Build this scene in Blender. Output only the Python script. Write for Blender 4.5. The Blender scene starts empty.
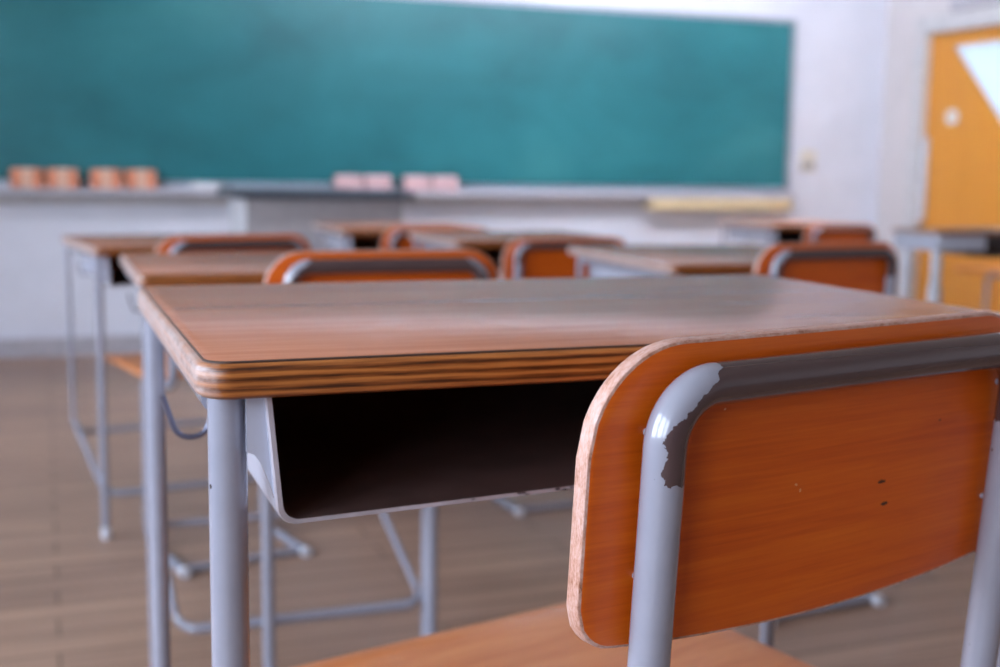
import bpy, bmesh, math, random
from mathutils import Vector, Matrix
random.seed(4)
sc = bpy.context.scene
COL = sc.collection
PI = math.pi

# ------------------------------------------------------------------ materials
def new_mat(name):
    m = bpy.data.materials.new(name); m.use_nodes = True
    nt = m.node_tree
    return m, nt, nt.nodes['Principled BSDF']

def srgb(r, g, b):
    def f(c):
        c /= 255.0
        return c / 12.92 if c <= 0.04045 else ((c + 0.055) / 1.055) ** 2.4
    return (f(r), f(g), f(b), 1.0)

def N(nt, kind, **kw):
    n = nt.nodes.new(kind)
    for k, v in kw.items():
        setattr(n, k, v)
    return n

def ramp(nt, stops, src=None):
    r = N(nt, 'ShaderNodeValToRGB')
    e = r.color_ramp.elements
    while len(e) < len(stops):
        e.new(0.5)
    for el, (p, c) in zip(e, stops):
        el.position = p; el.color = c
    if src is not None:
        nt.links.new(src, r.inputs[0])
    return r

def coords(nt, scale=(1, 1, 1), kind='Object'):
    tc = N(nt, 'ShaderNodeTexCoord'); mp = N(nt, 'ShaderNodeMapping')
    mp.inputs['Scale'].default_value = scale
    nt.links.new(tc.outputs[kind], mp.inputs[0])
    return mp.outputs[0]

def noise(nt, vec, scale, detail=4, rough=0.55, dist=0.0):
    n = N(nt, 'ShaderNodeTexNoise')
    n.inputs['Scale'].default_value = scale; n.inputs['Detail'].default_value = detail
    n.inputs['Roughness'].default_value = rough; n.inputs['Distortion'].default_value = dist
    nt.links.new(vec, n.inputs['Vector'])
    return n.outputs['Fac']

def mixc(nt, fac, a, b, blend='MIX'):
    m = N(nt, 'ShaderNodeMix', data_type='RGBA', blend_type=blend)
    for sock, v in ((0, fac), (6, a), (7, b)):
        if hasattr(v, 'links') or hasattr(v, 'is_output'):
            nt.links.new(v, m.inputs[sock])
        else:
            m.inputs[sock].default_value = v
    return m.outputs[2]

def math_n(nt, op, a, b=None, c=None):
    m = N(nt, 'ShaderNodeMath', operation=op)
    for i, v in enumerate((a, b, c)):
        if v is None: continue
        if hasattr(v, 'is_output'): nt.links.new(v, m.inputs[i])
        else: m.inputs[i].default_value = v
    return m.outputs[0]

def bump(nt, bs, h, strength=0.1, dist=0.001):
    b = N(nt, 'ShaderNodeBump')
    b.inputs['Strength'].default_value = strength; b.inputs['Distance'].default_value = dist
    nt.links.new(h, b.inputs['Height']); nt.links.new(b.outputs[0], bs.inputs['Normal'])

def simple(name, col, rough=0.5, metal=0.0, var=0.06, scale=30.0, coat=0.0):
    m, nt, bs = new_mat(name)
    v = noise(nt, coords(nt), scale)
    dk = tuple(c * (1 - var * 2) for c in col[:3]) + (1,)
    lt = tuple(min(1, c * (1 + var * 2)) for c in col[:3]) + (1,)
    r = ramp(nt, [(0.3, dk), (0.7, lt)], v)
    nt.links.new(r.outputs[0], bs.inputs['Base Color'])
    bs.inputs['Roughness'].default_value = rough; bs.inputs['Metallic'].default_value = metal
    bs.inputs['Coat Weight'].default_value = coat
    return m

MARKS = [(.042, .681, .0038, .0011, srgb(84, 38, 14)), (.047, .666, .0034, .0012, srgb(76, 34, 12)), (-.037, .690, .0011, .0008, srgb(226, 170, 130)), (-.033, .686, .0008, .0011, srgb(226, 170, 130)), (-.10, .742, .0009, .0006, srgb(226, 170, 130)), (.095, .715, .0014, .0006, srgb(96, 44, 16))]
def wood(name, c_dark, c_mid, c_light, stretch=(2.2, 60, 60), rough=0.3, coat=0.0, marks=False, bumpy=0.05, spec=0.5):
    m, nt, bs = new_mat(name)
    v = coords(nt, stretch)
    a = noise(nt, v, 1.0, 6, 0.6, 0.6)
    fine = noise(nt, coords(nt, (stretch[0] * 3, stretch[1] * 6, stretch[2] * 6)), 1.0, 3, 0.7)
    f = math_n(nt, 'ADD', math_n(nt, 'MULTIPLY', a, 0.65), math_n(nt, 'MULTIPLY', fine, 0.35))
    r = ramp(nt, [(0.34, c_dark), (0.5, c_mid), (0.66, c_light)], f)
    col = r.outputs[0]
    if marks:
        tc = N(nt, 'ShaderNodeTexCoord'); sx = N(nt, 'ShaderNodeSeparateXYZ'); nt.links.new(tc.outputs['Object'], sx.inputs[0])
        jit = math_n(nt, 'MULTIPLY', noise(nt, coords(nt), 400, 2), 0.0016)
        for (mx_, mz_, rx_, rz_, mc) in MARKS:
            dx = math_n(nt, 'DIVIDE', math_n(nt, 'SUBTRACT', sx.outputs['X'], mx_), rx_)
            dz = math_n(nt, 'DIVIDE', math_n(nt, 'SUBTRACT', math_n(nt, 'ADD', sx.outputs['Z'], jit), mz_ + .0008), rz_)
            d = math_n(nt, 'ADD', math_n(nt, 'MULTIPLY', dx, dx), math_n(nt, 'MULTIPLY', dz, dz))
            col = mixc(nt, math_n(nt, 'LESS_THAN', d, 1.0), col, mc)
    nt.links.new(col, bs.inputs['Base Color'])
    bs.inputs['Roughness'].default_value = rough
    bs.inputs['Coat Weight'].default_value = coat; bs.inputs['Coat Roughness'].default_value = 0.12
    if bumpy > 0: bump(nt, bs, fine, bumpy, 0.0006)
    bs.inputs['Specular IOR Level'].default_value = spec
    return m

M = {}
M['laminate'] = wood('laminate_brown', srgb(178, 112, 84), srgb(192, 128, 99), srgb(204, 141, 111), (3, 55, 55), 0.24, 0.0, bumpy=0.0, spec=0.32)
M['laminate_side'] = simple('laminate_seam', srgb(70, 52, 45), 0.5)

def ply_edge():
    m, nt, bs = new_mat('desk_plywood_edge')
    tc = N(nt, 'ShaderNodeTexCoord'); sx = N(nt, 'ShaderNodeSeparateXYZ')
    nt.links.new(tc.outputs['Object'], sx.inputs[0])
    wob = noise(nt, coords(nt, (5, 5, 30)), 1.0, 3, 0.55)
    z = math_n(nt, 'ADD', math_n(nt, 'MULTIPLY', sx.outputs['Z'], 1.0), math_n(nt, 'MULTIPLY', wob, 0.006))
    s = math_n(nt, 'SINE', math_n(nt, 'MULTIPLY', z, 2 * PI / 0.0058))
    s = math_n(nt, 'MULTIPLY_ADD', s, 0.5, 0.5)
    fine = noise(nt, coords(nt, (16, 16, 520)), 1.0, 5, 0.72)
    f = math_n(nt, 'ADD', math_n(nt, 'MULTIPLY', s, 0.25), math_n(nt, 'MULTIPLY', fine, 0.75))
    r = ramp(nt, [(0.30, srgb(58, 28, 12)), (0.46, srgb(124, 68, 30)), (0.66, srgb(180, 112, 56))], f)
    # worn, bleached varnish near the front corners and along the side edges
    wn = noise(nt, coords(nt, (60, 60, 160)), 1.0, 4, 0.65)
    ax = math_n(nt, 'ABSOLUTE', math_n(nt, 'SUBTRACT', sx.outputs['X'], 0.325))
    edge = math_n(nt, 'MULTIPLY', math_n(nt, 'SUBTRACT', ax, 0.300), 28.0)
    k = ramp(nt, [(0.42, (0, 0, 0, 1)), (0.75, (1, 1, 1, 1))], math_n(nt, 'MULTIPLY', math_n(nt, 'MAXIMUM', edge, 0.0), math_n(nt, 'ADD', wn, 0.35)))
    col = mixc(nt, math_n(nt, 'MULTIPLY', k.outputs[0], 0.8), r.outputs[0], srgb(190, 172, 168))
    nt.links.new(col, bs.inputs['Base Color'])
    bs.inputs['Roughness'].default_value = 0.32
    bump(nt, bs, f, 0.25, 0.0012)
    return m
M['ply'] = ply_edge()
M['chair_wood'] = wood('chair_orange_wood', srgb(196, 80, 5), srgb(212, 94, 9), srgb(222, 108, 17), (4, 45, 90), 0.38, 0.0, marks=True, bumpy=0.04)
M['seat_wood'] = wood('chair_seat_wood', srgb(198, 116, 62), srgb(212, 134, 80), srgb(222, 148, 94), (6, 45, 45), 0.3, 0.0, bumpy=0.04)

def worn_edge():
    m, nt, bs = new_mat('worn_wood_edge')
    a = noise(nt, coords(nt, (260, 900, 260)), 1.0, 5, 0.75)
    b = noise(nt, coords(nt, (60, 160, 60)), 1.0, 3, 0.6)
    f = math_n(nt, 'ADD', math_n(nt, 'MULTIPLY', a, 0.6), math_n(nt, 'MULTIPLY', b, 0.4))
    r = ramp(nt, [(0.36, srgb(150, 96, 70)), (0.47, srgb(192, 146, 128)), (0.62, srgb(210, 178, 170))], f)
    nt.links.new(r.outputs[0], bs.inputs['Base Color']); bs.inputs['Roughness'].default_value = 0.5
    bump(nt, bs, f, 0.4, 0.001)
    return m
M['worn'] = worn_edge()

def paint_metal(name, col, sleeve=False, chips=0.0):
    m, nt, bs = new_mat(name)
    v = noise(nt, coords(nt), 60)
    r = ramp(nt, [(0.3, tuple(c * 0.94 for c in col[:3]) + (1,)), (0.7, col)], v)
    c = r.outputs[0]
    sp = noise(nt, coords(nt, (1, 1, 1)), 170, 1, 0.4)
    k = ramp(nt, [(0.775 - chips, (0, 0, 0, 1)), (0.79 - chips, (1, 1, 1, 1))], sp)
    c = mixc(nt, k.outputs[0], c, srgb(52, 50, 56))
    if sleeve:
        tc = N(nt, 'ShaderNodeTexCoord'); sx = N(nt, 'ShaderNodeSeparateXYZ')
        nt.links.new(tc.outputs['Object'], sx.inputs[0])
        jit = noise(nt, coords(nt), 130, 3, 0.6)
        j = math_n(nt, 'MULTIPLY', math_n(nt, 'SUBTRACT', jit, 0.5), 0.012)
        ax = math_n(nt, 'ABSOLUTE', sx.outputs['X'])
        zz = math_n(nt, 'SUBTRACT', sx.outputs['Z'], 0.711)
        lim = math_n(nt, 'SUBTRACT', 0.152, math_n(nt, 'MULTIPLY', math_n(nt, 'SUBTRACT', zz, 0.037), 1.2))
        lim = math_n(nt, 'MINIMUM', lim, 0.1625)
        lim = math_n(nt, 'ADD', lim, j)
        inside = math_n(nt, 'LESS_THAN', ax, lim)
        above = math_n(nt, 'GREATER_THAN', math_n(nt, 'ADD', zz, j), 0.0)
        c = mixc(nt, math_n(nt, 'MULTIPLY', inside, above), c, srgb(76, 60, 62))
    nt.links.new(c, bs.inputs['Base Color'])
    bs.inputs['Roughness'].default_value = 0.25
    bs.inputs['Coat Weight'].default_value = 0.8; bs.inputs['Coat Roughness'].default_value = 0.08
    return m
GREY = srgb(148, 150, 164)
M['metal'] = paint_metal('grey_painted_steel', GREY)
M['metal_sleeve'] = paint_metal('grey_steel_with_brown_paint', GREY, sleeve=True)
M['tray_out'] = paint_metal('pale_steel_tray', srgb(182, 186, 202))
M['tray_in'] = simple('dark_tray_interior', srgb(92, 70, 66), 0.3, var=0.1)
M['cap'] = simple('pale_plastic_cap', srgb(205, 208, 218), 0.45)
M['wire'] = simple('grey_hook_wire', srgb(105, 106, 124), 0.3, 0.6)

def rim_mat():
    m, nt, bs = new_mat('worn_tray_rim')
    tc = N(nt, 'ShaderNodeTexCoord'); sx = N(nt, 'ShaderNodeSeparateXYZ'); nt.links.new(tc.outputs['Object'], sx.inputs[0])
    a = noise(nt, coords(nt, (34, 60, 60)), 1.0, 3, 0.6)
    r = ramp(nt, [(0.43, srgb(40, 32, 34)), (0.46, srgb(148, 140, 144)), (0.7, srgb(172, 166, 174))], math_n(nt, 'ADD', a, math_n(nt, 'MAXIMUM', math_n(nt, 'MULTIPLY', math_n(nt, 'SUBTRACT', sx.outputs['Z'], .672), 12.0), 0.0)))
    nt.links.new(r.outputs[0], bs.inputs['Base Color']); bs.inputs['Roughness'].default_value = 0.35
    return m
M['rim'] = rim_mat()

def board_mat():
    m, nt, bs = new_mat('green_chalkboard')
    a = noise(nt, coords(nt, (0.8, 1, 1.4)), 1.6, 5, 0.6, 0.3)
    r = ramp(nt, [(0.3, srgb(20, 94, 101)), (0.55, srgb(32, 112, 120)), (0.8, srgb(52, 130, 136))], a)
    nt.links.new(r.outputs[0], bs.inputs['Base Color']); bs.inputs['Roughness'].default_value = 0.42
    return m
M['board'] = board_mat()
M['alu'] = simple('board_frame_metal', srgb(150, 158, 172), 0.35, 0.3)
M['wall'] = simple('white_wall_paint', srgb(216, 220, 232), 0.7, var=0.02, scale=6)
M['ceiling'] = simple('white_ceiling', srgb(222, 222, 222), 0.8, var=0.02, scale=6)
M['rail'] = simple('pale_wood_rail', srgb(218, 198, 158), 0.5, var=0.05)
M['chalk_tray'] = simple('grey_chalk_tray', srgb(172, 172, 182), 0.4)
M['base'] = simple('grey_baseboard', srgb(172, 170, 178), 0.5)
M['jamb'] = simple('pale_door_frame', srgb(196, 196, 198), 0.5)
M['door'] = wood('yellow_door_wood', srgb(200, 130, 42), srgb(208, 139, 50), srgb(216, 148, 58), (60, 60, 2), 0.45, 0.0)
M['sticker'] = simple('white_sticker', srgb(232, 232, 232), 0.6)
M['white_box'] = simple('white_carton', srgb(222, 224, 230), 0.6)
M['lectern_top'] = simple('dark_lectern_top', srgb(72, 80, 92), 0.35)
M['lectern_body'] = simple('grey_lectern_panel', srgb(150, 146, 150), 0.55)
M['felt_orange'] = simple('orange_felt', srgb(216, 142, 112), 0.9, var=0.12, scale=40)
M['felt_pale'] = simple('pale_orange_felt', srgb(222, 182, 160), 0.9, var=0.1, scale=40)
M['felt_pink'] = simple('pink_felt', srgb(206, 172, 176), 0.9, var=0.1, scale=40)
M['eraser_back'] = simple('eraser_backing', srgb(176, 120, 96), 0.6)
M['switch'] = simple('cream_switch', srgb(212, 206, 194), 0.5)
M['switch_dark'] = simple('grey_switch_rocker', srgb(150, 150, 156), 0.5)
M['outside'] = simple('corridor_wall', srgb(225, 228, 232), 0.8)

def floor_mat():
    m, nt, bs = new_mat('wood_plank_floor')
    br = N(nt, 'ShaderNodeTexBrick')
    br.offset = 0.37; br.squash = 1.0
    nt.links.new(coords(nt), br.inputs['Vector'])
    br.inputs['Scale'].default_value = 1.0
    br.inputs['Brick Width'].default_value = 1.1; br.inputs['Row Height'].default_value = 0.085
    br.inputs['Mortar Size'].default_value = 0.0022
    br.inputs['Color1'].default_value = srgb(176, 144, 122); br.inputs['Color2'].default_value = srgb(158, 128, 110)
    br.inputs['Mortar'].default_value = srgb(84, 64, 52)
    g = noise(nt, coords(nt, (1.6, 26, 1)), 1.0, 5, 0.6, 0.4)
    gr = ramp(nt, [(0.3, (0.72, 0.70, 0.70, 1)), (0.7, (1.14, 1.12, 1.08, 1))], g)
    c = mixc(nt, 1.0, br.outputs['Color'], gr.outputs[0], 'MULTIPLY')
    big = noise(nt, coords(nt, (1.2, 1.6, 1)), 1.0, 3, 0.5)
    bg = ramp(nt, [(0.3, (0.84, 0.83, 0.84, 1)), (0.7, (1.1, 1.1, 1.08, 1))], big)
    c = mixc(nt, 1.0, c, bg.outputs[0], 'MULTIPLY')
    nt.links.new(c, bs.inputs['Base Color']); bs.inputs['Roughness'].default_value = 0.42
    return m
M['floor'] = floor_mat()

def glass_mat():
    m, nt, bs = new_mat('window_glass')
    out = [n for n in nt.nodes if n.type == 'OUTPUT_MATERIAL'][0]
    tr = N(nt, 'ShaderNodeBsdfTransparent'); gl = N(nt, 'ShaderNodeBsdfGlossy')
    gl.inputs['Roughness'].default_value = 0.02
    mx = N(nt, 'ShaderNodeMixShader'); mx.inputs[0].default_value = 0.06
    nt.links.new(tr.outputs[0], mx.inputs[1]); nt.links.new(gl.outputs[0], mx.inputs[2])
    nt.links.new(mx.outputs[0], out.inputs[0]); nt.nodes.remove(bs)
    return m
M['glass'] = glass_mat()
def frosted_mat():
    m, nt, bs = new_mat('frosted_door_glass')
    out = [n for n in nt.nodes if n.type == 'OUTPUT_MATERIAL'][0]
    tr = N(nt, 'ShaderNodeBsdfTranslucent'); tr.inputs['Color'].default_value = (.42, .46, .51, 1)
    gl = N(nt, 'ShaderNodeBsdfGlossy'); gl.inputs['Roughness'].default_value = 0.15
    mx = N(nt, 'ShaderNodeMixShader'); mx.inputs[0].default_value = 0.05
    nt.links.new(tr.outputs[0], mx.inputs[1]); nt.links.new(gl.outputs[0], mx.inputs[2])
    nt.links.new(mx.outputs[0], out.inputs[0]); nt.nodes.remove(bs)
    return m
M['frosted'] = frosted_mat()
def lamp_mat():
    m, nt, bs = new_mat('added_lamp_glow')
    bs.inputs['Base Color'].default_value = (0.8, 0.8, 0.8, 1)
    bs.inputs['Emission Color'].default_value = (0.94, 0.97, 1.08, 1)
    bs.inputs['Emission Strength'].default_value = 46.0  # glow of the added lamps that brighten the front wall
    return m
M['lamp'] = lamp_mat()

# ------------------------------------------------------------------ mesh helpers
def link(name, bm, mats, parent=None, smooth=True):
    bmesh.ops.recalc_face_normals(bm, faces=bm.faces[:])
    me = bpy.data.meshes.new(name); bm.to_mesh(me); bm.free()
    for m in (mats if isinstance(mats, (list, tuple)) else [mats]):
        me.materials.append(m)
    if smooth:
        me.polygons.foreach_set('use_smooth', [True] * len(me.polygons))
        try: me.set_sharp_from_angle(angle=math.radians(38))
        except Exception: pass
    o = bpy.data.objects.new(name, me); COL.objects.link(o)
    if parent is not None: o.parent = parent
    return o

def add_box(bm, x0, x1, y0, y1, z0, z1, bev=0.0, mi=0):
    r = bmesh.ops.create_cube(bm, size=1.0)
    vs = r['verts']
    for v in vs:
        v.co = Vector((x0 + (v.co.x + .5) * (x1 - x0), y0 + (v.co.y + .5) * (y1 - y0), z0 + (v.co.z + .5) * (z1 - z0)))
    fs = set(f for v in vs for f in v.link_faces)
    for f in fs: f.material_index = mi
    if bev > 0:
        es = list(set(e for v in vs for e in v.link_edges))
        rb = bmesh.ops.bevel(bm, geom=es, offset=bev, segments=3, profile=0.5, affect='EDGES')
        for f in rb['faces']: f.material_index = mi

def fillet(pts, rads, n=8):
    pts = [Vector(p) for p in pts]
    out = [pts[0]]
    for i in range(1, len(pts) - 1):
        p, a, b = pts[i], pts[i - 1], pts[i + 1]
        r = rads[i] if isinstance(rads, (list, tuple)) else rads
        d1 = (a - p).normalized(); d2 = (b - p).normalized()
        ang = d1.angle(d2)
        if r <= 0 or ang > PI - 0.02:
            out.append(p); continue
        t = r / math.tan(ang / 2)
        bis = (d1 + d2).normalized(); c = p + bis * (r / math.sin(ang / 2))
        s = p + d1 * t; e = p + d2 * t
        v0, v1 = s - c, e - c
        tot = v0.angle(v1); ax = v0.cross(v1).normalized()
        for k in range(n + 1):
            out.append(c + Matrix.Rotation(tot * k / n, 3, ax) @ v0)
    out.append(pts[-1])
    return out

def add_tube(bm, path, r, seg=18, mi=0, cap=True):
    path = [Vector(p) for p in path]
    rings = []; u = None
    for i, p in enumerate(path):
        if i == 0: t = path[1] - p
        elif i == len(path) - 1: t = p - path[i - 1]
        else: t = (path[i + 1] - p).normalized() + (p - path[i - 1]).normalized()
        t.normalize()
        if u is None:
            u = t.orthogonal().normalized()
        u = (u - t * u.dot(t)).normalized()
        w = t.cross(u)
        rr = r[i] if isinstance(r, (list, tuple)) else r
        rings.append([bm.verts.new(p + (u * math.cos(2 * PI * k / seg) + w * math.sin(2 * PI * k / seg)) * rr) for k in range(seg)])
    for a, b in zip(rings[:-1], rings[1:]):
        for k in range(seg):
            f = bm.faces.new((a[k], a[(k + 1) % seg], b[(k + 1) % seg], b[k])); f.material_index = mi
    if cap:
        bm.faces.new(rings[0]).material_index = mi; bm.faces.new(rings[-1][::-1]).material_index = mi

def rrect(x0, x1, y0, y1, r, n=8):
    out = []
    for cx, cy, a0 in ((x1 - r, y0 + r, -PI / 2), (x1 - r, y1 - r, 0), (x0 + r, y1 - r, PI / 2), (x0 + r, y0 + r, PI)):
        for k in range(n + 1):
            a = a0 + PI / 2 * k / n
            out.append((cx + r * math.cos(a), cy + r * math.sin(a)))
    return out

def add_slab(bm, loops, mi_side=0, mi_top=0, mi_bot=0):
    """loops: list of (outline, z) from top to bottom, all with the same number of points"""
    rings = [[bm.verts.new((x, y, z)) for x, y in ol] for ol, z in loops]
    n = len(rings[0])
    for a, b in zip(rings[:-1], rings[1:]):
        for k in range(n):
            bm.faces.new((a[k], b[k], b[(k + 1) % n], a[(k + 1) % n])).material_index = mi_side
    bm.faces.new(rings[0]).material_index = mi_top
    bm.faces.new(rings[-1][::-1]).material_index = mi_bot

def add_prism_x(bm, poly, x0, x1, mi=0):
    """polygon in (y,z) extruded along x"""
    a = [bm.verts.new((x0, y, z)) for y, z in poly]; b = [bm.verts.new((x1, y, z)) for y, z in poly]
    n = len(poly)
    for k in range(n):
        bm.faces.new((a[k], a[(k + 1) % n], b[(k + 1) % n], b[k])).material_index = mi
    bm.faces.new(a).material_index = mi; bm.faces.new(b[::-1]).material_index = mi

def thing(name, loc, rz=0.0, label=None, cat=None, group=None, scale=(1, 1, 1)):
    o = bpy.data.objects.new(name, None); COL.objects.link(o)
    o.location = loc; o.rotation_euler = (0, 0, rz); o.scale = scale
    o.empty_display_size = 0.1
    tag(o, label, cat, group)
    return o

def tag(o, label=None, cat=None, group=None, kind=None):
    if label: o['label'] = label
    if cat: o['category'] = cat
    if group: o['group'] = group
    if kind: o['kind'] = kind
    return o

def copy_tree(o, parent=None):
    c = o.copy(); COL.objects.link(c)
    if parent is not None: c.parent = parent
    for ch in list(o.children):
        copy_tree(ch, c)
    return c

def place(root, loc, rz, label, scale=(1, 1, 1), group=None):
    c = copy_tree(root)
    c.location = loc; c.rotation_euler = (0, 0, rz); c.scale = scale
    c['label'] = label
    if group: c['group'] = group
    return c

def struct(name, bm, mats, smooth=False):
    o = link(name, bm, mats, None, smooth); o['kind'] = 'structure'
    return o

# ------------------------------------------------------------------ the room
XL, XR, YB, YF, ZC = -2.2, 4.43, -4.2, 5.738, 2.45
T = 0.12
def box_struct(name, dims, mat):
    bm = bmesh.new(); add_box(bm, *dims); return struct(name, bm, mat)
box_struct('floor', (XL - T, XR + T, YB - T, YF + T, -0.1, 0.0), M['floor'])
box_struct('ceiling', (XL - T, XR + T, YB - T, YF + T, ZC, ZC + 0.1), M['ceiling'])
box_struct('wall_front', (XL - T, XR + T, YF, YF + T, 0.0, ZC), M['wall'])
M['back'] = wood('brown_back_wall', srgb(112, 80, 58), srgb(126, 92, 68), srgb(140, 104, 80), (60, 60, 2), 0.6)
box_struct('wall_back', (XL - T, XR + T, YB - T, YB, 0.0, ZC), M['back'])

def wall_with_holes(name, x0, x1, holes, mat):
    """wall spanning YB..YF with rectangular holes (y0,y1,z0,z1) sorted by y"""
    bm = bmesh.new(); y = YB
    for (a, b, c, d) in holes:
        add_box(bm, x0, x1, y, a, 0, ZC)
        if c > 0: add_box(bm, x0, x1, a, b, 0, c)
        add_box(bm, x0, x1, a, b, d, ZC)
        y = b
    add_box(bm, x0, x1, y, YF, 0, ZC)
    return struct(name, bm, mat)
LW = [(-2.9, -1.5, 0.8, 2.3), (-1.2, 0.2, 0.8, 2.3), (0.5, 1.9, 0.8, 2.3), (2.2, 3.6, 0.8, 2.3)]
wall_with_holes('wall_left', XL - T, XL, LW, M['wall'])
DY0, DY1, DZ = 4.44, 5.385, 1.605
RW = [(DY0, DY1, 0.0, DZ)]
M['wall_side'] = simple('warm_grey_wall_dimmed', srgb(206, 201, 202), 0.7, var=0.02, scale=6)  # warm grey, darkened in colour so the window-facing wall comes out dimmer
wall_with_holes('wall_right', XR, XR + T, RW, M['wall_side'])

def window(idx, x, y0, y1, z0, z1):
    root = thing('window_%d' % idx, (x, 0, 0)); root['kind'] = 'structure'
    bm = bmesh.new(); w = 0.04
    add_box(bm, -.025, .025, y0, y1, z0, z0 + w); add_box(bm, -.025, .025, y0, y1, z1 - w, z1)
    ym = (y0 + y1) / 2
    for a in (y0, ym - w / 2, y1 - w): add_box(bm, -.025, .025, a, a + w, z0 + w, z1 - w)
    link('window_frame', bm, M['alu'], root, False)
    for a, b in ((y0 + w, ym - w / 2), (ym + w / 2, y1 - w)):
        bm = bmesh.new(); add_box(bm, -.003, .003, a, b, z0 + w, z1 - w)
        link('pane', bm, M['glass'], root, False)
for i, (a, b, c, d) in enumerate(LW): window(i + 1, XL - T / 2, a, b, c, d)

box_struct('baseboard_front', (XL, XR, YF - 0.015, YF, 0.0, 0.085), M['base'])
box_struct('baseboard_right', (XR - 0.015, XR, YB, DY0 - 0.08, 0.0, 0.085), M['base'])
# door casing
bm = bmesh.new()
add_box(bm, XR - 0.02, XR, DY1, DY1 + 0.09, 0, DZ + 0.09)
add_box(bm, XR - 0.02, XR, DY0 - 0.09, DY0, 0, DZ + 0.09)
add_box(bm, XR - 0.02, XR, DY0, DY1, DZ, DZ + 0.09)
struct('trim_1', bm, M['jamb'])
box_struct('trim_2', (XR - 0.035, XR, DY0 - 0.2, 5.20, 1.70, 1.76), M['base'])
# door with a slanted window
dr = thing('door_1', (XR, 0, 0)); dr['kind'] = 'structure'
g0, g1, g2 = (5.225, 1.53), (4.50, 1.53), (4.50, 0.76)      # (y,z) of the glass triangle
bm = bmesh.new()
x0, x1 = 0.02, 0.055
add_prism_x(bm, [(DY1, 0.004), (DY1, DZ), (g0[0], DZ), (g0[0], g0[1]), (g2[0], g2[1]), (g2[0], 0.004)], x0, x1)
add_prism_x(bm, [(g0[0], g0[1]), (g0[0], DZ), (DY0, DZ), (DY0, g0[1])], x0, x1)
add_prism_x(bm, [(g2[0], 0.004), (g2[0], g1[1]), (DY0, g1[1]), (DY0, 0.004)], x0, x1)
link('door_panel', bm, M['door'], dr, False)
bm = bmesh.new(); add_prism_x(bm, [g0, g1, g2], 0.034, 0.040); link('pane', bm, M['frosted'], dr, False)
bm = bmesh.new(); add_box(bm, -0.006, 0.02, DY1 - 0.035, DY1 - 0.005, 0.62, 1.06, 0.004)
link('handle', bm, M['cap'], dr)
bm = bmesh.new()
add_slab(bm, [(rrect(-.045, .045, -.038, .038, .034), .002), (rrect(-.045, .045, -.038, .038, .034), 0)])
for v in bm.verts: v.co = Vector((0.0195 - v.co.z, 5.193 + v.co.x, 1.164 + v.co.y))
link('notice_plate', bm, M['sticker'], dr)
# corridor beyond the right wall
bm = bmesh.new()
add_box(bm, XR + 2.0, XR + 2.1, YB, YF + 3, 0, .9); add_box(bm, XR + 2.0, XR + 2.1, YB, YF + 3, 2.1, ZC); add_box(bm, XR + T, XR + 2.1, YB, YF + 3, ZC, ZC + .1)
struct('wall_corridor', bm, M['outside'])

# ------------------------------------------------------------------ blackboard
bb = thing('blackboard', ((-1.57 + 3.79) / 2, YF, 0.787), 0, 'long green chalkboard on the white front wall', 'blackboard')
hx = (3.79 + 1.57) / 2
bm = bmesh.new(); add_box(bm, -hx, hx, -0.03, -0.001, 0.0, 0.868); link('writing_surface', bm, M['board'], bb, False)
bm = bmesh.new(); f = 0.022
add_box(bm, -hx - f, -hx, -0.042, -0.001, -0.01, 0.868 + f); add_box(bm, hx, hx + f, -0.042, -0.001, -0.01, 0.868 + f)
add_box(bm, -hx, hx, -0.042, -0.001, 0.868, 0.868 + f)
link('frame', bm, M['alu'], bb, False)
bm = bmesh.new(); add_box(bm, -hx - f, hx + f, -0.104, -0.001, -0.048, -0.036, .002); add_box(bm, -hx - f, hx + f, -0.106, -0.097, -0.066, -0.036, .002)
ct = link('chalk_rail', bm, M['chalk_tray']); ct.location = bb.location
tag(ct, 'long grey ledge under the chalkboard holding the erasers', 'chalk tray')
bm = bmesh.new(); add_box(bm, -hx, hx - .84, -0.03, -0.001, -0.105, -0.05, .003); link('lower_rail', bm, M['jamb'], ct)
bm = bmesh.new(); add_box(bm, hx - .84, hx, -0.110, -0.001, -0.122, -0.0665, .003); link('wooden_rail', bm, M['rail'], ct)
TRZ = 0.787 - 0.036

def make_eraser(feltA, feltB, back, label):
    t = thing('chalk_eraser', (0, 0, 0), 0, label, 'eraser', 'chalk erasers on the board tray')
    bm = bmesh.new(); add_box(bm, -.066, .066, -.022, .004, .0, .084, .009); link('felt_pad', bm, feltA, t)
    bm = bmesh.new(); add_box(bm, -.067, .067, .003, .018, .001, .083, .005); link('backing', bm, back, t)
    bm = bmesh.new(); add_box(bm, -.022, .022, -.0235, .0195, -.0008 + .001, .0855, .004); link('strap', bm, feltB, t)
    return t
eA = make_eraser(M['felt_orange'], M['felt_pale'], M['eraser_back'], 'orange chalk eraser farthest left on the tray')
eP = make_eraser(M['felt_pink'], M['felt_pink'], M['eraser_back'], 'pink chalk eraser, left one of the pair above the lectern')
ey = YF - 0.064
eA.location = (-0.064, ey, TRZ)
place(eA, (0.081, ey, TRZ), 0, 'orange chalk eraser, right half of the leftmost pair on the tray')
place(eA, (0.262, ey, TRZ), 0, 'orange chalk eraser, left half of the second pair from the left')
place(eA, (0.412, ey, TRZ), 0, 'orange chalk eraser, right half of the second pair, nearest the lectern')
eP.scale = (1, 1, .86); eP.location = (1.352, ey, TRZ - .0)
place(eP, (1.496, ey, TRZ), 0, 'pink chalk eraser, second from the left in the four above the lectern', (1, 1, .86))
place(eP, (1.690, ey, TRZ), 0, 'pink chalk eraser, third in the four pink ones above the lectern', (1, 1, .86))
place(eP, (1.834, ey, TRZ), 0, 'pink chalk eraser, rightmost of all on the tray', (1, 1, .86))
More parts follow.
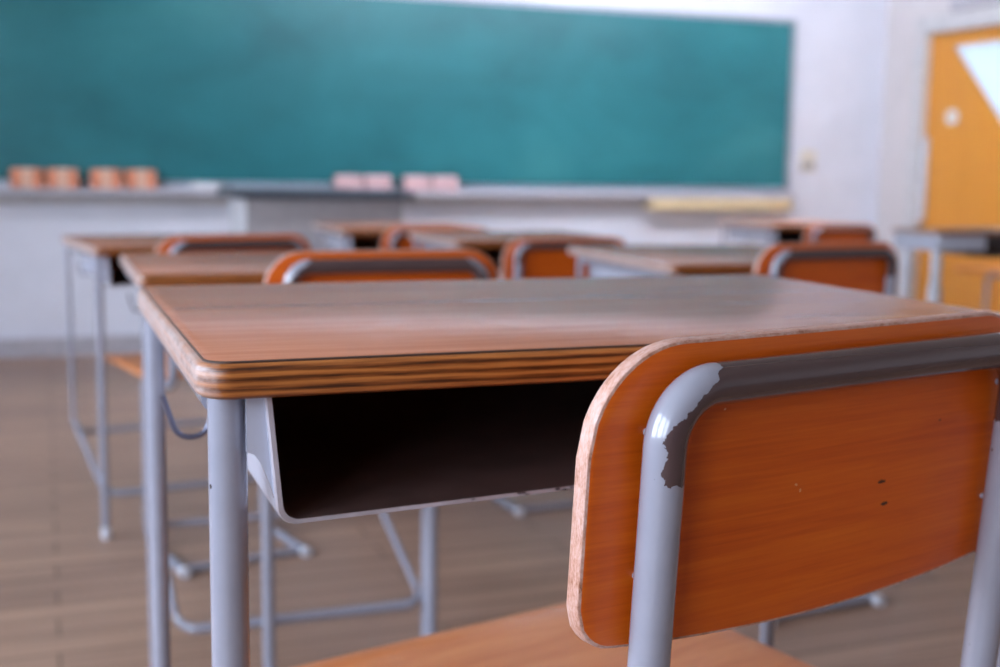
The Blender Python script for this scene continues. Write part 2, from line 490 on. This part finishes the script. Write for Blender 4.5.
bm = bmesh.new(); add_box(bm, .63, .76, YF - .092, YF - .045, TRZ, TRZ + .03, .003)
tag(link('chalk_box', bm, M['white_box']), 'small white chalk box lying on the tray left of the lectern', 'box')

sw = thing('light_switch', (3.95, YF, 0.93), 0, 'cream light switch plate on the white wall right of the chalkboard', 'switch')
bm = bmesh.new(); add_box(bm, -.05, .05, -.010, -.0005, -.06, .06, .004); link('switch_plate', bm, M['switch'], sw)
for k in (-1, 1):
    bm = bmesh.new(); add_box(bm, k * .022 - .014, k * .022 + .014, -.016, -.009, -.045, -.005, .003); link('rocker', bm, M['switch_dark'], sw)

# ------------------------------------------------------------------ lectern
lt = thing('lectern', (1.02, 4.6, 0), 0, 'grey teacher lectern with dark flat top standing before the chalkboard', 'lectern')
bm = bmesh.new(); add_slab(bm, [(rrect(-.35, .35, 0, .5, .02), .772), (rrect(-.353, .353, -.003, .503, .02), .767), (rrect(-.353, .353, -.003, .503, .02), .745), (rrect(-.35, .35, 0, .5, .02), .741)])
link('top', bm, M['lectern_top'], lt)
bm = bmesh.new(); add_box(bm, -.306, .306, .03, .05, .05, .741, .003); link('front_panel', bm, M['lectern_body'], lt)
for s in (-1, 1):
    bm = bmesh.new(); add_box(bm, s * .296 - .011, s * .296 + .011, .05, .47, .0, .741, .002); link('side_panel', bm, M['white_box'], lt)
bm = bmesh.new(); add_box(bm, -.285, .285, .08, .46, .40, .418, .002); link('shelf', bm, M['lectern_body'], lt)

# ------------------------------------------------------------------ pupil desk (origin: front-left laminate corner on the floor)
DW, DD, DH = 0.65, 0.45, 0.76
def make_desk(label):
    t = thing('school_desk', (0, 0, 0), 0, label, 'desk', 'wood topped school desks')
    e = 0.005; r = 0.016
    def ol(g): return rrect(-g, DW + g, -g, DD + g, r + g, 10)
    bm = bmesh.new()
    add_slab(bm, [(ol(-.001), DH - .0012), (ol(e - .003), DH - .0016), (ol(e - .001), DH - .003), (ol(e), DH - .006), (ol(e), DH - .0165), (ol(e - .0012), DH - .0198), (ol(e - .004), DH - .0218), (ol(0), DH - .0222)])
    link('tabletop', bm, M['ply'], t)
    bm = bmesh.new()
    add_slab(bm, [(ol(-.0008), DH), (ol(0), DH - .0004), (ol(0), DH - .0014)], 1, 0, 1)
    link('laminate_surface', bm, [M['laminate'], M['laminate_side']], t)
    # tray: U section swept along y, closed at the back
    zt = DH - .0222; zb = .6555
    def usec(o):   # o = inward offset
        xl0, xl1, rr = .0362 + o, .0425 + o, .012 - o * .5
        z0 = zb + o
        pts = [(xl0, zt)]
        cx, cz = xl1 + rr, z0 + rr
        for k in range(9):
            a = PI + PI / 2 * k / 8
            pts.append((cx + rr * math.cos(a), cz + rr * math.sin(a)))
        pts = pts + [(DW - x, z) for x, z in reversed(pts)]
        return [(x, z + .036 * x * (zt - z) / (zt - zb)) for x, z in pts]
    th = .0028; yf, yb = .012, .40
    bm = bmesh.new()
    so, si = usec(0), usec(th)
    def ring(sec, y): return [bm.verts.new((x, y, z)) for x, z in sec]
    ofr, obk = ring(so, yf), ring(so, yb)
    ifr, ibk = ring(si, yf), ring(si, yb - th)
    lip_o = ring(usec(-.0008), yf + .003); 
    n = len(so)
    for k in range(n - 1):
        bm.faces.new((lip_o[k], lip_o[k + 1], obk[k + 1], obk[k])).material_index = 0
        bm.faces.new((ofr[k], ofr[k + 1], lip_o[k + 1], lip_o[k])).material_index = 2
        bm.faces.new((ofr[k], ifr[k], ifr[k + 1], ofr[k + 1])).material_index = 2
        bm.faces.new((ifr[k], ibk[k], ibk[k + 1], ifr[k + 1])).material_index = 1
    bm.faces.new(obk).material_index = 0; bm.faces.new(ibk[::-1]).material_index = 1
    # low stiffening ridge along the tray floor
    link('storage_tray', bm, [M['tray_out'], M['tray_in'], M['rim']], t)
    tr = t.children[-1] if False else [c for c in t.children if c.name.startswith('storage_tray')][0]
    bm = bmesh.new(); add_tube(bm, [(.07, .12, zb + .0035), (DW - .07, .12, zb + .0035)], .003, 10)
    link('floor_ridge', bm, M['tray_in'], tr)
    # legs and frame
    lx, rl = .0165, .0118
    for s in (0, 1):
        X = (lambda v: v) if s == 0 else (lambda v: DW - v)
        bm = bmesh.new(); add_tube(bm, [(X(lx), .036, .012), (X(lx), .036, zt)], rl, 24); lg = link('leg', bm, M['metal'], t)
        bm = bmesh.new(); add_tube(bm, [(X(lx), .036, 0), (X(lx), .036, .004), (X(lx), .036, .03)], [rl + .001, rl + .002, rl + .002], 20)
        link('foot_cap', bm, M['cap'], lg)
        gp = [(.0255, zt), (.0372, zt), (.0425, zb + .012 + (.0 if s == 0 else .022)), (.0395, zt - .058), (.0340, zt - .044), (.0300, zt - .038), (.0255, zt - .036)]
        bm = bmesh.new()
        fa = [bm.verts.new((X(x), .019, z)) for x, z in gp]; fb = [bm.verts.new((X(x), .024, z)) for x, z in gp]
        for k in range(len(gp)): bm.faces.new((fa[k], fa[(k + 1) % len(gp)], fb[(k + 1) % len(gp)], fb[k]))
        bm.faces.new(fa); bm.faces.new(fb[::-1]); link('bracket', bm, M['tray_out'], t, False)
        bm = bmesh.new(); add_tube(bm, [(X(.011), .05, zt - .0085), (X(.011), .40, zt - .0085)], .008, 14); link('side_rail', bm, M['metal'], t)
        bm = bmesh.new()
        hx_ = X(.034)
        sg = 1 if s == 0 else -1
        hp = fillet([(hx_ + sg * .001, .205, .705), (hx_ - sg * .010, .205, .672), (hx_ - sg * .030, .205, .672), (hx_ - sg * .040, .205, .704)], [0, .012, .012, 0], 6)
        add_tube(bm, hp, .0022, 10); link('bag_hook', bm, M['wire'], t)
    rx, ry, rz_ = .005, .392, .20
    p = fillet([(rx, ry, zt), (rx, ry, rz_), (DW - rx, ry, rz_), (DW - rx, ry, zt)], .045, 8)
    bm = bmesh.new(); add_tube(bm, p, .0078, 16); link('rear_frame', bm, M['metal'], t)
    p = fillet([(rx + .004, ry - .004, rz_ + .03), (.018, .03, .118), (DW - .018, .03, .118), (DW - rx - .004, ry - .004, rz_ + .03)], .05, 8)
    bm = bmesh.new(); add_tube(bm, p, .0095, 16); link('foot_rail', bm, M['metal'], t)
    return t

desk = make_desk('large worn wooden school desk nearest, with open dark tray, before the nearest orange chair')
desk.location = (.083, .694, 0); desk.rotation_euler = (0, 0, math.radians(.2))
def put_desk(x, y, ht, rz, label, dep=1.0):
    return place(desk, (x, y, 0), math.radians(rz), label, (.75, dep, ht / DH))
second = put_desk(.135, 1.94, .70, 0, 'wooden school desk directly behind the nearest desk, brown front edge showing')
for ch in second.children:
    if ch.name.split('.')[0] in ('rear_frame', 'foot_rail'):
        ch.location.x = .05; ch.scale.x = (DW - .06) / DW
put_desk(.104, 2.85, .682, 8, 'third wooden desk in the left column, farthest left of all the desks')
put_desk(1.14, 2.09, .69, -2, 'wooden school desk with pale steel tray side behind the nearest desk, right of centre', 1.22)
put_desk(1.01, 3.02, .68, 0, 'small distant wooden desk in front of the second orange chair right of the lectern')
put_desk(.875, 3.74, .672, 0, 'distant wooden desk with dark open tray just below the lectern')
put_desk(2.79, 4.27, .655, 0, 'distant wooden desk beside the far chair in the corner by the door')

# ------------------------------------------------------------------ side table by the door
st = thing('side_table', (2.465, 2.9, 0), 0, 'pale steel side table with dark shelf opening before the yellow door', 'table')
SH = .703
bm = bmesh.new()
add_slab(bm, [(rrect(0, .9, 0, .22, .012), SH), (rrect(-.003, .903, -.003, .223, .015), SH - .003), (rrect(-.003, .903, -.003, .223, .015), SH - .010), (rrect(0, .9, 0, .22, .012), SH - .012)])
link('tabletop', bm, M['ply'], st)
bm = bmesh.new(); add_box(bm, .006, .19, .012, .21, SH - .06, SH - .012, .004); link('apron', bm, M['tray_out'], st)
bm = bmesh.new(); add_box(bm, .19, .88, .19, .21, SH - .08, SH - .012); add_box(bm, .19, .88, .012, .19, SH - .08, SH - .074); add_box(bm, .87, .88, .012, .19, SH - .074, SH - .012)
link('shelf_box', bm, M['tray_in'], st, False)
for x in (.030, .85):
    for y in ((.04,) if x < .2 else (.05, .17)):
        bm = bmesh.new(); zt = SH - .06 if x < .2 else SH - .08
        add_tube(bm, [(x, y, .0), (x, y, .52), (x, y, .56), (x, y, zt)], [.021, .021, .015, .015], 18); link('leg', bm, M['cap'], st)
    if x < .2:
        bm = bmesh.new(); add_tube(bm, [(x, .17, 0), (x, .17, SH - .06)], .015, 18); link('leg', bm, M['cap'], st)

# ------------------------------------------------------------------ chair (origin: floor under the back bar, local +y towards the desk)
ZB, S2, RT = .7605, .155, .0116
def make_chair(label):
    t = thing('school_chair', (0, 0, 0), 0, label, 'chair', 'orange wooden school chairs')
    # back frame: one bent tube, posts leaning forward and running under the seat
    zs = .435
    yl = .066 * (ZB - zs)
    left = [(-S2, .0, ZB), (-S2 + .002, yl, zs), (-S2 + .004, .245, zs)]
    pts = [left[2], left[1], left[0]] + [(-x, y, z) for x, y, z in left]
    bm = bmesh.new()
    add_tube(bm, fillet(pts, [0, .05, .031, .031, .05, 0], 14), RT, 28); link('back_frame', bm, M['metal_sleeve'], t)
    for s in (-1, 1):
        x = s * (S2 - .004)
        bm = bmesh.new()
        add_tube(bm, fillet([(x, .20, zs - .004), (x, .252, zs - .004), (x, .252, RT), (x, -.02, RT)], [0, .03, .05, 0], 8), RT - .0004, 22)
        lg = link('leg', bm, M['metal'], t)
        bm = bmesh.new(); add_tube(bm, [(x, -.012, RT), (x, -.03, RT)], RT + .001, 18); link('foot_cap', bm, M['cap'], lg)
        bm = bmesh.new(); add_tube(bm, [(x, .10, zs + .008), (x, .10, .449)], .006, 10); link('seat_bolt', bm, M['metal'], t)
        for zz in (.655, .735):
            yy = .066 * (ZB - zz)
            bm = bmesh.new(); add_tube(bm, [(s * S2, yy + RT - .002, zz), (s * S2, yy + RT + .006, zz)], .0022, 12); link('spacer', bm, M['metal'], t)
    bm = bmesh.new(); add_tube(bm, [(-S2 + .012, .0, RT), (S2 - .012, .0, RT)], .009, 16); link('floor_bar', bm, M['metal'], t)
    # backrest plate, bowed in plan
    W, zt_, zb_, rt, rb = .384, .783, .607, .060, .024
    nc, nr = 56, 10
    def zlim(x, e):
        h = W / 2 - e; ax = abs(x)
        zt = zt_ - e; zb = zb_ - .002 + e + .012 * (x / .19) ** 2
        R = rt - e
        if ax > h - R: zt -= R - math.sqrt(max(0, R * R - (ax - (h - R)) ** 2))
        R = rb - e
        if ax > h - R: zb += R - math.sqrt(max(0, R * R - (ax - (h - R)) ** 2))
        return zb, zt
    y0 = lambda x: RT + .0006 + .13 * x * x
    bm = bmesh.new()
    layers = [(.0022, .0), (.0006, .0006), (.0, .0022), (.0, .0088), (.0006, .0104), (.0022, .011)]
    grids = []
    for li, (e, dy) in enumerate(layers):
        full = li in (0, len(layers) - 1)
        g = []
        for i in range(nc + 1):
            u = math.sin(PI * (i / nc - .5))       # denser towards the ends
            u = .55 * u + .45 * (2 * i / nc - 1)
            x = u * (W / 2 - e)
            zb, zt = zlim(x, e)
            rows = range(nr + 1) if full else (0, nr)
            g.append({j: bm.verts.new((x, y0(x) + dy + .066 * (ZB - (zb + (zt - zb) * j / nr)), zb + (zt - zb) * j / nr)) for j in rows})
        # end columns need all rows for the side faces
        if not full:
            for i in (0, nc):
                x = g[i][0].co.x; zb, zt = g[i][0].co.z, g[i][nr].co.z
                for j in range(1, nr):
                    z = zb + (zt - zb) * j / nr
                    g[i][j] = bm.verts.new((x, y0(x) + dy + .066 * (ZB - z), z))
        grids.append(g)
    for li in (0, len(layers) - 1):
        g = grids[li]
        for i in range(nc):
            for j in range(nr):
                bm.faces.new((g[i][j], g[i + 1][j], g[i + 1][j + 1], g[i][j + 1])).material_index = 0
    for a, b in zip(grids[:-1], grids[1:]):
        for i in range(nc):
            for j in (0, nr):
                bm.faces.new((a[i][j], a[i + 1][j], b[i + 1][j], b[i][j])).material_index = 1
        for i in (0, nc):
            for j in range(nr):
                bm.faces.new((a[i][j], a[i][j + 1], b[i][j + 1], b[i][j])).material_index = 1
    link('backrest', bm, [M['chair_wood'], M['worn']], t)
    # seat plate with a rolled front edge
    bm = bmesh.new()
    sx, sy0, sy1 = .20, .065, .472
    nc2, nr2 = 40, 22
    def ylim(x, e):
        ax = abs(x); h = sx - e
        a, b = sy0 + e, sy1 - e
        R = .06 - e
        if ax > h - R: b -= R - math.sqrt(max(0, R * R - (ax - (h - R)) ** 2)); 
        R = .04 - e
        if ax > h - R: a += R - math.sqrt(max(0, R * R - (ax - (h - R)) ** 2))
        return a, b
    def zsf(x, y):
        z = .4605
        if y > .405: z -= 5.5 * (y - .405) ** 2
        z -= .006 * max(0, 1 - (x / .18) ** 2) * max(0, 1 - ((y - .25) / .17) ** 2)
        return z
    grids = []
    for li, (e, dz) in enumerate([(.003, 0), (.0008, -.001), (0, -.003), (0, -.008), (.001, -.0105), (.003, -.011)]):
        g = []
        for i in range(nc2 + 1):
            u = .6 * math.sin(PI * (i / nc2 - .5)) + .4 * (2 * i / nc2 - 1)
            x = u * (sx - e); a, b = ylim(x, e)
            g.append([bm.verts.new((x, a + (b - a) * j / nr2, zsf(x, a + (b - a) * j / nr2) + dz)) for j in range(nr2 + 1)])
        grids.append(g)
    for li in (0, 5):
        g = grids[li]
        for i in range(nc2):
            for j in range(nr2):
                bm.faces.new((g[i][j], g[i + 1][j], g[i + 1][j + 1], g[i][j + 1]))
    for a, b in zip(grids[:-1], grids[1:]):
        for i in range(nc2):
            for j in (0, nr2):
                bm.faces.new((a[i][j], a[i + 1][j], b[i + 1][j], b[i][j])).material_index = 1
        for i in (0, nc2):
            for j in range(nr2):
                bm.faces.new((a[i][j], a[i][j + 1], b[i][j + 1], b[i][j])).material_index = 1
    bmesh.ops.delete(bm, geom=[v for v in bm.verts if not v.link_faces], context='VERTS')
    link('seat', bm, [M['seat_wood'], M['seat_wood']], t)
    return t
chair = make_chair('nearest orange school chair with chipped brown paint on its grey back tube')
chair.location = (.4485, .581, 0); chair.rotation_euler = (0, 0, math.radians(13.8))
def put_chair(x, y, s, top, rz, label):
    return place(chair, (x, y, 0), math.radians(rz), label, (s, s, top / .783))
near = put_chair(.466, 1.698, .93, .750, 0, 'orange chair behind the nearest desk, only its back top showing left of centre')
for ch in near.children:
    if ch.name.split('.')[0] == 'seat':
        ch.location.x = -.04; ch.scale.x = .86
put_chair(1.42, 1.95, .93, .738, 6, 'orange chair behind the nearest desk at right, reddish back with grey tube')
put_chair(.385, 2.60, .92, .722, 12, 'dark barred chair at the farthest left desk, back edge low over the second desk')
put_chair(1.235, 2.79, .92, .700, 3, 'bright orange chair back in the middle, partly behind the desk with the pale tray side')
put_chair(1.115, 3.51, .90, .690, 0, 'small distant orange chair under the right end of the lectern')
put_chair(3.035, 4.13, .90, .662, 0, 'distant orange chair in the corner between chalkboard and yellow door')
put_chair(4.09, 4.10, .88, .772, 0, 'chair near the yellow door with only the side of its seat in view')

# ------------------------------------------------------------------ lamps added out of view to brighten the chalkboard and front wall
for k, x in enumerate((1.8, 3.15)):
    L = thing('added_board_lamp', (x, 4.1, ZC), 0, ('added unseen tube lamp brightening the middle of the chalkboard', 'added unseen tube lamp brightening the right end of the chalkboard')[k], 'added ceiling light', 'added chalkboard lamps')
    bm = bmesh.new(); add_box(bm, -.64, .64, -.06, .10, -.05, -.0005, .004)
    add_box(bm, -.64, .64, -.06, -.045, -.34, -.05, .003)  # hood side added to keep the tube's reflection off the desktop
    link('added_lamp_hood', bm, M['jamb'], L)
    bm = bmesh.new(); add_tube(bm, [(-.60, 0, -.16), (.60, 0, -.16)], .016, 14); link('added_lamp_tube', bm, M['lamp'], L)

# ------------------------------------------------------------------ daylight
w = bpy.data.worlds.new('World'); sc.world = w; w.use_nodes = True
nt = w.node_tree; bg = nt.nodes['Background']
tc = N(nt, 'ShaderNodeTexCoord'); sx = N(nt, 'ShaderNodeSeparateXYZ'); nt.links.new(tc.outputs['Generated'], sx.inputs[0])
r = ramp(nt, [(0.42, (0.30, 0.31, 0.30, 1)), (0.52, (0.86, 0.95, 1.10, 1)), (0.9, (0.74, 0.88, 1.15, 1))], math_n(nt, 'MULTIPLY_ADD', sx.outputs['Z'], .5, .5))
nt.links.new(r.outputs[0], bg.inputs['Color']); bg.inputs['Strength'].default_value = 5.0

def portal(name, x, y0, y1, z0, z1, to_right):
    l = bpy.data.lights.new(name, 'AREA'); l.shape = 'RECTANGLE'
    l.size = z1 - z0; l.size_y = y1 - y0
    o = bpy.data.objects.new(name, l); COL.objects.link(o)
    o.location = (x, (y0 + y1) / 2, (z0 + z1) / 2)
    o.rotation_euler = (0, -PI / 2 if to_right else PI / 2, 0)
    l.cycles.is_portal = True
for i, (a, b, c, d) in enumerate(LW): portal('window_daylight', XL - T, a, b, c, d, True)
portal('window_daylight', XR + T, DY0, DY1, .7, DZ, False)

# ------------------------------------------------------------------ camera
F, PITCH, ROLL, HC, PSI = 1214.3, .13634, .01519, .8723, math.radians(20.6)
cp, sp = math.cos(PSI), math.sin(PSI)
def toroom(v): return Vector((v[0] * cp + v[1] * sp, -v[0] * sp + v[1] * cp, v[2]))
c_, s_ = math.cos(PITCH), math.sin(PITCH); cr, sr = math.cos(ROLL), math.sin(ROLL)
fwd = toroom((0, c_, -s_))
def dir_of(X, Up): return toroom((X, Up * s_, Up * c_))
right = dir_of(cr, sr); up = dir_of(-sr, cr)
cam = bpy.data.cameras.new('Camera'); co = bpy.data.objects.new('Camera', cam); COL.objects.link(co)
mw = Matrix((right, up, -fwd)).transposed().to_4x4(); mw.translation = Vector((0, 0, HC))
co.matrix_world = mw
cam.sensor_width = 36; cam.lens = 36 * F / 1000.0
cam.clip_start = .02; cam.clip_end = 100
cam.dof.use_dof = True; cam.dof.focus_distance = .66; cam.dof.aperture_fstop = 5.6; cam.dof.aperture_blades = 0
sc.camera = co

sc.view_settings.view_transform = 'Standard'; sc.view_settings.look = 'None'
sc.view_settings.gamma = 1.0; sc.view_settings.exposure = 1.5
sc.view_settings.use_curve_mapping = False
sc.cycles.use_denoising = True
sc.cycles.max_bounces = 8; sc.cycles.diffuse_bounces = 5
sc.cycles.caustics_reflective = False; sc.cycles.caustics_refractive = False
